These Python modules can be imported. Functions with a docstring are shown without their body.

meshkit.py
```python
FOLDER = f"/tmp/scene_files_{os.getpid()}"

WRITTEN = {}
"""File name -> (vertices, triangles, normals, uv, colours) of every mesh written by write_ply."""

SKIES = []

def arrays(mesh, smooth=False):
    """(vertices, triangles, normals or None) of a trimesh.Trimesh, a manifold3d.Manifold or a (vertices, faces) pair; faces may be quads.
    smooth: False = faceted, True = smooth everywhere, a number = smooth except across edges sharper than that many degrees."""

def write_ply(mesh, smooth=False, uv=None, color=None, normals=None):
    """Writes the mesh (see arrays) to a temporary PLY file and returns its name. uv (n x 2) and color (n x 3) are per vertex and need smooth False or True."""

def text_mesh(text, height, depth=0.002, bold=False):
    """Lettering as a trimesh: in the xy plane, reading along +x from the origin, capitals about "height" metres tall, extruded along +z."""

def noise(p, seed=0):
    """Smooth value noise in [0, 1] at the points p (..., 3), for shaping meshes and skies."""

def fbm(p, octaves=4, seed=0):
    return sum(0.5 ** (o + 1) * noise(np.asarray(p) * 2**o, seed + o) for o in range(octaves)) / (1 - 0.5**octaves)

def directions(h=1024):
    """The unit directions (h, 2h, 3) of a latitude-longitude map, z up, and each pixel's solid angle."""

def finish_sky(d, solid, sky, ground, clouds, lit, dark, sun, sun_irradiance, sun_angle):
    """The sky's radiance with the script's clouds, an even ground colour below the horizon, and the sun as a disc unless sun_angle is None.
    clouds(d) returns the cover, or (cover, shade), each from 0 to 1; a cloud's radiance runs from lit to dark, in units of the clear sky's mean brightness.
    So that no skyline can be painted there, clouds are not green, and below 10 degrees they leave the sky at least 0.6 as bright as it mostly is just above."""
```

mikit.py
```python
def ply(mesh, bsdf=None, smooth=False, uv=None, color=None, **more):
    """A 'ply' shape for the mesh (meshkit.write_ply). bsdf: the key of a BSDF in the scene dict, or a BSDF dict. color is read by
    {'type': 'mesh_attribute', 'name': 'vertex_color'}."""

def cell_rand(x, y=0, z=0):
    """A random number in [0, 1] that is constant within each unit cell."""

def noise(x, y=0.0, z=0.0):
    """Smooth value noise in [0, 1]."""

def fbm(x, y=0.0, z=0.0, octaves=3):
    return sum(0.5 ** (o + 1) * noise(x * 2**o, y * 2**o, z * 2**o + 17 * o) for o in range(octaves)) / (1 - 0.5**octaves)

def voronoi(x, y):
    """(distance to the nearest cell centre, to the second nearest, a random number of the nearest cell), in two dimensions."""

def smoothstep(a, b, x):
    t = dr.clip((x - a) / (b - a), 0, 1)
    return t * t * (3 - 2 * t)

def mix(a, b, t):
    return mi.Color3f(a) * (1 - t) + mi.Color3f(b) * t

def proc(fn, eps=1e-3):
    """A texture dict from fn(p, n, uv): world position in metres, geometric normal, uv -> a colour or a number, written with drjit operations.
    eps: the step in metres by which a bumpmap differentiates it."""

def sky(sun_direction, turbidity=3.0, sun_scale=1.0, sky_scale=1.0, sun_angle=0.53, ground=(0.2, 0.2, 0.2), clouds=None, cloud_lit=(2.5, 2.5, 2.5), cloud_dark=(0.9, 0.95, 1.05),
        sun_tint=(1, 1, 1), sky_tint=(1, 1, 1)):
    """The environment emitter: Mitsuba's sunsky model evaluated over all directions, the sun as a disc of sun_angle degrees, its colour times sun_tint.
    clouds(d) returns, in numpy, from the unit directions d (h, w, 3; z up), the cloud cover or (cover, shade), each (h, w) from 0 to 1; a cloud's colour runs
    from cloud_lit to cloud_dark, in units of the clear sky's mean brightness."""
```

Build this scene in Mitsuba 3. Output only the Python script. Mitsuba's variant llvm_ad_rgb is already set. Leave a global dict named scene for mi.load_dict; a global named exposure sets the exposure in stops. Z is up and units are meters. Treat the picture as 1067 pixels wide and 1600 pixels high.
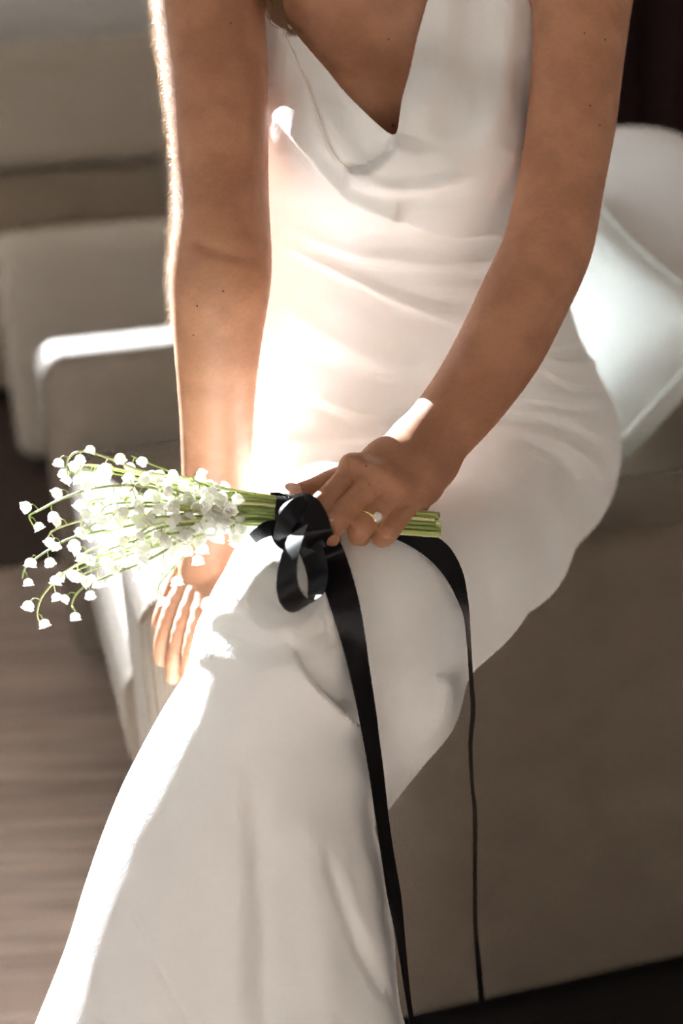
from concurrent.futures import ThreadPoolExecutor
import math, random, numpy as np, trimesh, mitsuba as mi, drjit as dr, mikit, meshkit
from mikit import proc, ply, noise, fbm, smoothstep, mix
T = mi.ScalarTransform4f
scene, labels = {}, {}
rng = np.random.default_rng(7)
LOD = 1.0                                   # 1 = final mesh density

# ------------------------------------------------------------------ camera, sky, sun, exposure
Hc, F, PITCH, ROLL = 1.18, 2222.0, math.radians(20.1), math.radians(3.25)
C = np.array([0, 0, Hc])
f0 = np.array([0, math.cos(PITCH), -math.sin(PITCH)])
u0 = np.array([0, math.sin(PITCH), math.cos(PITCH)])
R = math.cos(ROLL) * np.array([1.0, 0, 0]) - math.sin(ROLL) * u0
U = math.cos(ROLL) * u0 + math.sin(ROLL) * np.array([1.0, 0, 0])
scene['camera'] = dict(type='thinlens', fov=math.degrees(2 * math.atan(533.5 / F)), fov_axis='x', aperture_radius=0.0085, focus_distance=1.17,
                       near_clip=0.02, far_clip=60.0, to_world=T().look_at(origin=C.tolist(), target=(C + f0).tolist(), up=U.tolist()))
SUN_AZ, SUN_EL = math.radians(58), math.radians(22)      # azimuth from -x towards +y
SUN = np.array([-math.cos(SUN_AZ) * math.cos(SUN_EL), math.sin(SUN_AZ) * math.cos(SUN_EL), math.sin(SUN_EL)])
scene['sky'] = mikit.sky(SUN.tolist(), turbidity=4.0, sun_scale=0.0, sky_scale=1.0, ground=(0.3, 0.28, 0.25), sky_tint=(0.97, 1.0, 1.01),
                         clouds=lambda d: np.full(d.shape[:2], 0.75), cloud_lit=(1.6, 1.55, 1.5), cloud_dark=(1.6, 1.55, 1.5))
scene['sun'] = dict(type='directional', direction=(-SUN).tolist(), irradiance={'type': 'rgb', 'value': [2.65, 2.80, 2.90]})
exposure = 4.1


def W(px, py, d):
    """The point at depth d seen at the pixel (1067 x 1600 frame)."""
    return C + d * (f0 + (px - 533.5) / F * R - (py - 800) / F * U)


def PX(p):
    q = np.asarray(p, float) - C
    d = q @ f0
    return 533.5 + F * (q @ R) / d, 800 - F * (q @ U) / d, d


# ------------------------------------------------------------------ helpers
def add(key, mesh, bsdf, label=None, cat=None, group=None, kind=None, smooth=30, **kw):
    scene[key] = mesh if isinstance(mesh, dict) else ply(mesh, bsdf, smooth, **kw)
    tag(key, label, cat, group, kind)
    return key


def tag(key, label=None, cat=None, group=None, kind=None):
    d = {k: v for k, v in (('label', label), ('category', cat), ('group', group), ('kind', kind)) if v}
    if d:
        labels[key] = d


def num(base, i):
    return base if i == 0 else f'{base}_{i:03d}'


def box(lo, hi):
    lo, hi = np.asarray(lo, float), np.asarray(hi, float)
    m = trimesh.creation.box(extents=hi - lo)
    m.apply_translation((lo + hi) / 2)
    return m


def rbox(lo, hi, r, n=4):
    """A box with rounded edges."""
    lo, hi = np.asarray(lo, float), np.asarray(hi, float)
    s = trimesh.creation.icosphere(subdivisions=n - 1 if n < 5 else 3, radius=r)
    c = [np.array([x, y, z]) for x in (lo[0] + r, hi[0] - r) for y in (lo[1] + r, hi[1] - r) for z in (lo[2] + r, hi[2] - r)]
    return trimesh.convex.convex_hull(np.vstack([s.vertices + q for q in c]))


def place(m, origin, deg=0):
    m = m.copy()
    m.apply_transform(trimesh.transformations.rotation_matrix(math.radians(deg), [0, 0, 1]))
    m.apply_translation(origin)
    return m


def catmull(pts, n):
    """n points along a Catmull-Rom spline through the rows of pts (any number of columns)."""
    p = np.asarray(pts, float)
    if len(p) == 2:
        return p[0] + np.linspace(0, 1, n)[:, None] * (p[1] - p[0])
    q = np.vstack([2 * p[0] - p[1], p, 2 * p[-1] - p[-2]])
    s = np.linspace(0, len(p) - 1 - 1e-9, n)
    i = s.astype(int)
    t = (s - i)[:, None]
    a, b, c, d = q[i], q[i + 1], q[i + 2], q[i + 3]
    return 0.5 * (2 * b + (c - a) * t + (2 * a - 5 * b + 4 * c - d) * t**2 + (3 * b - a - 3 * c + d) * t**3)


def tube(pts, rad, sides=8, caps=True):
    p = np.asarray(pts, float)
    n = len(p)
    rad = np.broadcast_to(rad, (n,))
    t = np.gradient(p, axis=0)
    t /= np.linalg.norm(t, axis=1, keepdims=True) + 1e-12
    a = np.zeros_like(p)
    v = np.cross(t[0], [0.31, 0.17, 0.93])
    for i in range(n):
        v = v - t[i] * (v @ t[i])
        v /= np.linalg.norm(v) + 1e-12
        a[i] = v
    b = np.cross(t, a)
    ang = np.arange(sides) * 2 * np.pi / sides
    V = (p[:, None] + rad[:, None, None] * (np.cos(ang)[None, :, None] * a[:, None] + np.sin(ang)[None, :, None] * b[:, None])).reshape(-1, 3)
    i, j = np.meshgrid(np.arange(n - 1), np.arange(sides), indexing='ij')
    q = np.stack([i * sides + j, i * sides + (j + 1) % sides, (i + 1) * sides + (j + 1) % sides, (i + 1) * sides + j], -1).reshape(-1, 4)
    f = [q[:, [0, 1, 2]], q[:, [0, 2, 3]]]
    if caps:
        V = np.vstack([V, p[0], p[-1]])
        k = np.arange(sides)
        f += [np.stack([(k + 1) % sides, k, k * 0 + n * sides], 1), np.stack([(n - 1) * sides + k, (n - 1) * sides + (k + 1) % sides, k * 0 + n * sides + 1], 1)]
    return trimesh.Trimesh(V, np.vstack(f), process=False)


def cat(ms):
    return trimesh.util.concatenate(ms)


def strip(center, wid, thick=0.0005):
    """A ribbon: a strip along center (n x 3) with half-width vectors wid (n x 3) and a real thickness."""
    c, w = np.asarray(center, float), np.asarray(wid, float)
    t = np.gradient(c, axis=0)
    nn = np.cross(t, w)
    nn /= np.linalg.norm(nn, axis=1, keepdims=True) + 1e-12
    n, m = len(c), 7
    s = np.linspace(-1, 1, m)
    g = c[:, None] + s[None, :, None] * w[:, None]
    top, bot = g + nn[:, None] * thick / 2, g - nn[:, None] * thick / 2
    ring = np.concatenate([top, bot[:, ::-1]], 1)
    k = 2 * m
    V = ring.reshape(-1, 3)
    i, j = np.meshgrid(np.arange(n - 1), np.arange(k), indexing='ij')
    q = np.stack([i * k + j, i * k + (j + 1) % k, (i + 1) * k + (j + 1) % k, (i + 1) * k + j], -1).reshape(-1, 4)
    f = [q[:, [0, 2, 1]], q[:, [0, 3, 2]]]
    for base, flip in ((0, 1), ((n - 1) * k, 0)):
        for a in range(m - 1):
            quad = [base + a, base + a + 1, base + k - 2 - a, base + k - 1 - a]
            tri = [[quad[0], quad[1], quad[2]], [quad[0], quad[2], quad[3]]]
            f.append(np.array(tri)[:, ::-1] if flip else np.array(tri))
    return trimesh.Trimesh(V, np.vstack(f), process=False)


# ------------------------------------------------------------------ signed distance modelling
POOL = ThreadPoolExecutor(4)


class Blob:
    """A list of round cones joined smoothly one after another; evaluated only near each of them."""

    def __init__(self):
        self.p = []

    def cone(self, a, b, ra, rb=None, k=0.02):
        self.p.append((np.asarray(a, float), np.asarray(b, float), float(ra), float(ra if rb is None else rb), k))
        return self

    def chain(self, pts, rad, k=0.02):
        for i in range(len(pts) - 1):
            self.cone(pts[i], pts[i + 1], rad[i], rad[i + 1], k)
        return self

    def arrays(self):
        a, b = np.array([q[0] for q in self.p]), np.array([q[1] for q in self.p])
        ra, rb = np.array([q[2] for q in self.p]), np.array([q[3] for q in self.p])
        return (a + b) / 2, np.linalg.norm(b - a, axis=1) / 2 + np.maximum(ra, rb)

    def __call__(self, x, far=0.06):
        if not hasattr(self, 'bounds') or len(self.bounds[1]) != len(self.p):
            self.bounds = self.arrays()
        if len(x) < 3000:
            return self.some(x, far)
        key = np.floor((x - x.min(0)) / 0.05).astype(np.int64)
        o = np.argsort(key[:, 0] * 1000003 + key[:, 1] * 1009 + key[:, 2], kind='stable')
        out = np.empty(len(x), np.float32)
        parts = np.array_split(o, max(1, len(x) // 4000))

        def work(i):
            out[i] = self.some(x[i], far)
        list(POOL.map(work, parts))
        return out

    def some(self, x, far):
        d = np.full(len(x), 0.5, np.float32)
        lo, hi = x.min(0), x.max(0)
        bc, br = self.bounds
        gap = np.linalg.norm(np.maximum(0, np.maximum(lo - bc, bc - hi)), axis=1)
        x = x.astype(np.float32)
        for q in np.nonzero(gap < br + far)[0]:
            a, b, ra, rb, k = self.p[q]
            c, rr = bc[q].astype(np.float32), np.float32((br[q] + far) ** 2)
            e = x - c
            i = np.nonzero(np.einsum('ij,ij->i', e, e) < rr)[0]
            if not len(i):
                continue
            y = x[i] - a.astype(np.float32)
            ba = (b - a).astype(np.float32)
            L = max(float(ba @ ba), 1e-12)
            h = np.clip(y @ ba / np.float32(L), 0, 1)
            y -= h[:, None] * ba
            dp = np.sqrt(np.einsum('ij,ij->i', y, y)) - (np.float32(ra) + np.float32(rb - ra) * h)
            m = d[i]
            t = np.clip(0.5 + (dp - m) * np.float32(0.5 / k), 0, 1)
            d[i] = dp * (1 - t) + m * t - np.float32(k) * t * (1 - t)
        return d


def mesh_sdf(f, lo, hi, h, n=8):
    """Surface nets of f = 0 on a grid of step h, evaluated only in blocks near the surface, then pulled onto the surface."""
    lo, hi = np.asarray(lo, float), np.asarray(hi, float)
    nb = np.ceil((hi - lo) / (h * n)).astype(int)
    G = nb * n + 1
    bi = np.stack(np.meshgrid(*[np.arange(k) for k in nb], indexing='ij'), -1).reshape(-1, 3)
    dc = f(lo + (bi + 0.5) * h * n, far=0.12)
    near = np.abs(dc) < h * n * 1.25
    g = np.full(G, 0.5, np.float32)
    for b in bi[dc < 0]:
        g[b[0] * n:b[0] * n + n + 1, b[1] * n:b[1] * n + n + 1, b[2] * n:b[2] * n + n + 1] = -0.5
    o = np.stack(np.meshgrid(*[np.arange(n + 1)] * 3, indexing='ij'), -1).reshape(-1, 3)
    bs = bi[near]
    for s in range(0, len(bs), 1000):
        idx = (bs[s:s + 1000, None] * n + o[None]).reshape(-1, 3)
        g[idx[:, 0], idx[:, 1], idx[:, 2]] = f(lo + idx * h)
    neg = g < 0
    cnt = np.zeros(G - 1, np.int8)
    for a in np.ndindex(2, 2, 2):
        cnt += neg[a[0]:G[0] - 1 + a[0], a[1]:G[1] - 1 + a[1], a[2]:G[2] - 1 + a[2]]
    cells = np.argwhere((cnt > 0) & (cnt < 8))
    vid = np.full(G - 1, -1, np.int32)
    vid[tuple(cells.T)] = np.arange(len(cells))
    pos, w = np.zeros((len(cells), 3)), np.zeros(len(cells))
    corners = [np.array(a) for a in np.ndindex(2, 2, 2)]
    val = {tuple(a): g[cells[:, 0] + a[0], cells[:, 1] + a[1], cells[:, 2] + a[2]] for a in corners}
    for a in corners:
        for ax in range(3):
            if a[ax] == 0:
                b = a.copy()
                b[ax] = 1
                va, vb = val[tuple(a)], val[tuple(b)]
                cr = (va < 0) != (vb < 0)
                t = np.where(cr, va / np.where(cr, va - vb, 1), 0)
                pos += cr[:, None] * (a + t[:, None] * (b - a))
                w += cr
    V = lo + (cells + pos / w[:, None]) * h
    faces = []
    for ax in range(3):
        b, c = (ax + 1) % 3, (ax + 2) % 3
        s0 = [slice(1, G[k] - 1) for k in range(3)]
        s1 = list(s0)
        s0[ax], s1[ax] = slice(0, G[ax] - 1), slice(1, G[ax])
        n0, n1 = neg[tuple(s0)], neg[tuple(s1)]
        e = np.argwhere(n0 != n1)
        off = np.ones(3, int)
        off[ax] = 0
        e += off
        sign = neg[tuple(e.T)]
        q = []
        for db, dc_ in ((-1, -1), (0, -1), (0, 0), (-1, 0)):
            k = e.copy()
            k[:, b] += db
            k[:, c] += dc_
            q.append(vid[tuple(k.T)])
        q = np.stack(q, 1)
        q[~sign] = q[~sign][:, ::-1]
        faces.append(q)
    q = np.vstack(faces)
    q = q[(q >= 0).all(1)]
    gr, d0 = grad(f, V)
    V = V - np.clip(d0, -h, h)[:, None] * gr
    return V, np.vstack([q[:, [0, 1, 2]], q[:, [0, 2, 3]]])


def grad(f, V, e=0.0008):
    ks = np.array([[1, -1, -1], [-1, -1, 1], [-1, 1, -1], [1, 1, 1.0]])
    vals = [f(V + k * e) for k in ks]
    gr = sum(k[None] * v[:, None] for k, v in zip(ks, vals))
    return gr / (np.linalg.norm(gr, axis=1, keepdims=True) + 1e-9), sum(vals) / 4


def clip_mesh(V, Fc, s):
    """Keeps the part of the mesh where s > 0 (s per vertex)."""
    keep = s > 0
    k = keep[Fc].sum(1)
    out = [Fc[k == 3]]
    new, made = [], {}
    nv = len(V)

    def cut(a, b):
        key = (min(a, b), max(a, b))
        if key not in made:
            t = s[a] / (s[a] - s[b])
            made[key] = nv + len(new)
            new.append(V[a] + t * (V[b] - V[a]))
        return made[key]

    more = []
    for tri in Fc[(k == 1) | (k == 2)]:
        r = 0
        kk = keep[tri]
        if kk.sum() == 1:
            r = int(np.argmax(kk))
            a, b, c = tri[r], tri[(r + 1) % 3], tri[(r + 2) % 3]
            more.append([a, cut(a, b), cut(a, c)])
        else:
            r = int(np.argmin(kk))
            a, b, c = tri[r], tri[(r + 1) % 3], tri[(r + 2) % 3]
            more += [[cut(a, b), b, c], [cut(a, b), c, cut(a, c)]]
    F2 = np.vstack(out + ([np.array(more)] if more else []))
    V2 = np.vstack([V, np.array(new)]) if new else V
    used = np.unique(F2)
    m = np.full(len(V2), -1)
    m[used] = np.arange(len(used))
    return V2[used], m[F2]


def vnormals(V, Fc):
    n = np.zeros_like(V)
    fn = np.cross(V[Fc[:, 1]] - V[Fc[:, 0]], V[Fc[:, 2]] - V[Fc[:, 0]])
    for k in range(3):
        np.add.at(n, Fc[:, k], fn)
    return n / (np.linalg.norm(n, axis=1, keepdims=True) + 1e-15)


def solidify(V, Fc, t):
    n = vnormals(V, Fc)
    e = np.vstack([Fc[:, [0, 1]], Fc[:, [1, 2]], Fc[:, [2, 0]]])
    key = np.sort(e, 1)
    _, inv, cnt = np.unique(key, axis=0, return_inverse=True, return_counts=True)
    b = e[cnt[inv.ravel()] == 1]
    nv = len(V)
    side = np.vstack([np.stack([b[:, 1], b[:, 0], b[:, 0] + nv], 1), np.stack([b[:, 1], b[:, 0] + nv, b[:, 1] + nv], 1)])
    return np.vstack([V, V - n * t]), np.vstack([Fc, Fc[:, ::-1] + nv, side])


def trace(f, px, py, d0=0.85, d1=1.9, off=0.0):
    """Depth at which the pixel's ray meets the surface f = off."""
    d = np.full(len(np.atleast_1d(px)), d0)
    px, py = np.atleast_1d(px).astype(float), np.atleast_1d(py).astype(float)
    for _ in range(90):
        p = C + d[:, None] * (f0 + ((px - 533.5) / F)[:, None] * R - ((py - 800) / F)[:, None] * U)
        d = np.minimum(d + 0.7 * (f(p) - off), d1)
    return d


def seg_dist(px, py, line):
    """(distance in pixels to the polyline, position along it 0..1, side) for each pixel."""
    L = np.asarray(line, float)
    best, tt, side = np.full(len(px), 1e9), np.zeros(len(px)), np.zeros(len(px))
    ln = np.linalg.norm(np.diff(L[:, :2], axis=0), axis=1)
    cum = np.concatenate([[0], np.cumsum(ln)])
    for i in range(len(L) - 1):
        a, b = L[i, :2], L[i + 1, :2]
        e = b - a
        t = np.clip(((px - a[0]) * e[0] + (py - a[1]) * e[1]) / (e @ e + 1e-9), 0, 1)
        dx, dy = px - a[0] - t * e[0], py - a[1] - t * e[1]
        d = np.hypot(dx, dy)
        m = d < best
        best[m], tt[m], side[m] = d[m], ((cum[i] + t * ln[i]) / cum[-1])[m], np.sign(e[0] * dy - e[1] * dx)[m]
    return best, tt, side



# ------------------------------------------------------------------ materials
def principled(color, rough=0.6, bump=None, scale=1.0, eps=5e-4, **kw):
    b = dict(type='principled', base_color=color if isinstance(color, dict) else {'type': 'rgb', 'value': list(color)}, roughness=rough, **kw)
    if bump is not None:
        b = dict(type='bumpmap', arbitrary=proc(bump, eps=eps), scale=scale, bsdf=b)
    return dict(type='twosided', bsdf=b)


CA = math.radians(13.5)                                   # heading of the armchair
cu, cv = (math.cos(CA), math.sin(CA)), (-math.sin(CA), math.cos(CA))


def rib_coord(p, n):
    a, b = p.x * cu[0] + p.y * cu[1], p.x * cv[0] + p.y * cv[1]
    na = dr.abs(n.x * cu[0] + n.y * cu[1])
    return dr.select(na > 0.6, b, a)


def rib(p, n, uv):
    s = rib_coord(p, n) / 0.0042 + 0.35 * noise(p.x * 30, p.y * 30, p.z * 14)
    return 0.0005 * dr.sin(s * 2 * math.pi)


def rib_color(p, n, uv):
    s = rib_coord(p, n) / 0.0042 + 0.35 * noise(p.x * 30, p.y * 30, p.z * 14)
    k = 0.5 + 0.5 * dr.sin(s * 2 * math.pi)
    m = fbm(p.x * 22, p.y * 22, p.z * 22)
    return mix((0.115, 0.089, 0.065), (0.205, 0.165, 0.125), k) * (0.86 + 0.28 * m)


def crepe(p, n, uv):
    return 0.00011 * noise(p.x * 1300, p.y * 1300, p.z * 1300) + 0.00012 * noise(p.x * 640 + 9, p.y * 640, p.z * 640)


def skin_color(p, n, uv):
    a = fbm(p.x * 28, p.y * 28, p.z * 28)
    b = noise(p.x * 400, p.y * 400, p.z * 400)
    c = mix((0.365, 0.17, 0.094), (0.44, 0.218, 0.124), smoothstep(0.3, 0.7, a))
    return c * (0.95 + 0.1 * b)


def skin_bump(p, n, uv):
    return 0.00005 * fbm(p.x * 900, p.y * 900, p.z * 900, 2)


def weave(p, n, uv):
    return 0.0004 * dr.sin((p.x * 0.7 + p.y * 0.7) * 1500) * dr.sin(p.z * 1500)


def plank_color(k):
    base = np.array([(0.35, 0.268, 0.222), (0.375, 0.287, 0.237), (0.32, 0.243, 0.202)][k])

    def fn(p, n, uv):
        g = fbm(p.x * 5, p.y * 70, k * 7.0)
        return mi.Color3f(*base.tolist()) * (0.7 + 0.7 * g)
    return fn


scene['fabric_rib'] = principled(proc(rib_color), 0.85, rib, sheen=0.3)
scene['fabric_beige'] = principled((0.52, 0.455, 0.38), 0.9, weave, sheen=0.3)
scene['fabric_sand'] = principled((0.39, 0.33, 0.265), 0.9, sheen=0.2)
scene['fabric_taupe'] = principled((0.36, 0.29, 0.215), 0.9, sheen=0.2)
scene['fabric_sage'] = principled((0.70, 0.74, 0.72), 0.9, weave, sheen=0.3)
scene['fabric_white'] = principled((0.72, 0.71, 0.70), 0.9, sheen=0.2)
scene['gown_crepe'] = principled((0.862, 0.866, 0.862), 0.75, crepe, eps=2e-4, sheen=0.25, specular=0.3)
scene['seam_thread'] = principled((0.74, 0.64, 0.53), 0.8)
scene['skin'] = principled(proc(skin_color), 0.5, skin_bump, eps=3e-4, specular=0.45, sheen=0.25, sheen_tint=0.5)
scene['nail'] = principled((0.80, 0.55, 0.44), 0.2, clearcoat=0.6)
scene['hair'] = principled((0.16, 0.085, 0.045), 0.45, spec_tint=0.4)
scene['vellus'] = principled((0.75, 0.6, 0.42), 0.4)
scene['satin_black'] = principled((0.004, 0.004, 0.0055), 0.36, specular=0.2)
scene['stem_green'] = principled((0.36, 0.43, 0.13), 0.45)
scene['stem_mid'] = principled((0.20, 0.27, 0.07), 0.45)
scene['stem_pale'] = principled((0.58, 0.62, 0.28), 0.5)
scene['stem_cut'] = principled((0.66, 0.70, 0.38), 0.7)
scene['petal'] = dict(type='principledthin', base_color={'type': 'rgb', 'value': [0.90, 0.90, 0.84]}, roughness=0.6, diff_trans=0.8, spec_trans=0.0)
scene['petal_fold'] = principled((0.86, 0.84, 0.70), 0.6)
scene['bud_green'] = principled((0.62, 0.66, 0.28), 0.55)
scene['gold'] = dict(type='roughconductor', material='Au', alpha=0.12)
scene['diamond'] = dict(type='principled', base_color={'type': 'rgb', 'value': [0.97, 0.97, 0.98]}, roughness=0.04, metallic=0.85)
scene['mole'] = principled((0.12, 0.045, 0.03), 0.6)
scene['mole_red'] = principled((0.42, 0.13, 0.09), 0.6)
scene['wall_paint'] = principled((0.52, 0.49, 0.45), 0.9)
scene['wall_light'] = principled((0.74, 0.73, 0.71), 0.9)
scene['ceiling_paint'] = principled((0.75, 0.73, 0.70), 0.9)
scene['frame_paint'] = principled((0.70, 0.68, 0.65), 0.5)
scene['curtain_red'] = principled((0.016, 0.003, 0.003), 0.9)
scene['wood_dark'] = principled((0.02, 0.014, 0.012), 0.5)
scene['shade_brown'] = principled((0.045, 0.028, 0.02), 0.95)
scene['sheet_black'] = principled((0.008, 0.007, 0.007), 0.95)
scene['pane'] = dict(type='thindielectric', int_ior=1.5)
for k in range(3):
    scene[f'plank_{k}'] = principled(proc(plank_color(k)), 0.34, specular=0.5)

# ------------------------------------------------------------------ the room
XL, XR, YF, YB, ZC = -3.1, 2.3, -2.6, 4.95, 3.5
add('floor', box((XL - 0.1, YF, -0.12), (XR + 0.1, YB + 0.1, -0.022)), 'wood_dark', kind='structure', smooth=False)
pk = 0
for i in range(66):                                        # boards run along x, 11 cm wide
    y0 = YF + i * 0.113
    x = XL + 0.02 - rng.uniform(0, 1.0)
    while x < XR:
        L = rng.uniform(1.1, 2.0)
        a, b = max(x, XL), min(x + L - 0.001, XR)
        if b - a > 0.1:
            m = rbox((a, y0, -0.022), (b, y0 + 0.1121, rng.uniform(-0.0012, 0.0)), 0.0015, 1)
            add(num('floor__plank', pk), m, f'plank_{rng.integers(3)}', smooth=False)
            pk += 1
        x += L


def wall_with_opening(key, axis, at, lo, hi, openings, thick, bsdf):
    """A wall in the plane axis = at, from lo to hi along the other axis and z, with rectangular openings."""
    from shapely.geometry import box as sbox
    s = sbox(lo[0], lo[1], hi[0], hi[1])
    for o in openings:
        s = s.difference(sbox(*o))
    m = trimesh.creation.extrude_polygon(s, thick, engine='earcut')
    v = m.vertices.copy()
    m.vertices = np.stack([v[:, 0], at + v[:, 2], v[:, 1]], 1) if axis == 'y' else np.stack([at - v[:, 2], v[:, 0], v[:, 1]], 1)
    if axis == 'y':
        m.invert()
    add(key, m, bsdf, kind='structure', smooth=False)


SUNWIN = (-3.0, 2.06, -1.91, 3.38)
ADDED_SUNLOW = (-3.0, 1.655, -1.70, 2.06)             # the lower, wider part, out of view, added so sun reaches the far arm
LEFTWIN = [(-1.2, 1.0, -0.1, 2.25), (0.2, 1.0, 1.4, 2.25), (2.5, 1.6, 4.7, 3.35)]  # third one added out of view to put sun on the near floor
wall_with_opening('wall_back', 'y', YB, (XL, -0.1), (XR, ZC), [SUNWIN, ADDED_SUNLOW], 0.15, 'wall_paint')
wall_with_opening('wall_left', 'x', XL, (YF, -0.1), (YB, ZC), LEFTWIN, 0.15, 'wall_paint')
add('wall_front', box((XL, YF - 0.15, -0.1), (XR, YF, ZC)), 'wall_paint', kind='structure', smooth=False)
add('wall_right', box((XR, YF, -0.1), (XR + 0.15, YB, ZC)), 'wall_light', kind='structure', smooth=False)
add('ceiling', box((XL - 0.15, YF, ZC), (XR + 0.15, YB + 0.15, ZC + 0.1)), 'ceiling_paint', kind='structure', smooth=False)


def window(n, axis, at, o, skip=()):
    fr = []
    w = 0.05
    for side, (a, b, c, d) in enumerate(((o[0], o[1], o[0] + w, o[3]), (o[2] - w, o[1], o[2], o[3]), (o[0], o[1], o[2], o[1] + w), (o[0], o[3] - w, o[2], o[3]))):
        if side in skip:
            continue
        fr.append(box((a, at + 0.04, b), (c, at + 0.10, d)) if axis == 'y' else box((at - 0.10, a, b), (at - 0.04, c, d)))
    add(f'window_{n}', cat(fr), 'frame_paint', kind='structure', smooth=False)
    o = (o[0], o[1] - w * (2 in skip), o[2], o[3] + w * (3 in skip))
    if axis == 'y':
        q = np.array([[o[0] + w, at + 0.07, o[1] + w], [o[2] - w, at + 0.07, o[1] + w], [o[2] - w, at + 0.07, o[3] - w], [o[0] + w, at + 0.07, o[3] - w]])
    else:
        q = np.array([[at - 0.07, o[0] + w, o[1] + w], [at - 0.07, o[2] - w, o[1] + w], [at - 0.07, o[2] - w, o[3] - w], [at - 0.07, o[0] + w, o[3] - w]])
    add(f'window_{n}__pane', (q, np.array([[0, 1, 2, 3]])), 'pane', smooth=False)


window(1, 'y', YB, SUNWIN, (2,))
window(6, 'y', YB, ADDED_SUNLOW, (3,))
for i, o in enumerate(LEFTWIN):
    window(i + 2, 'x', XL, o)

# ------------------------------------------------------------------ the armchair she sits on
N0 = np.array([-0.21, 1.305, 0.0])
AW, AL, AH, GAP = 0.20, 1.10, 0.612, 1.12                     # arm thickness, length, height; far arm starts at GAP


def chairpart(key, lo, hi, r, bsdf='fabric_rib', **kw):
    add('armchair__' + key, place(rbox(lo, hi, r, 4), N0, math.degrees(CA)), bsdf, **kw)


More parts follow.
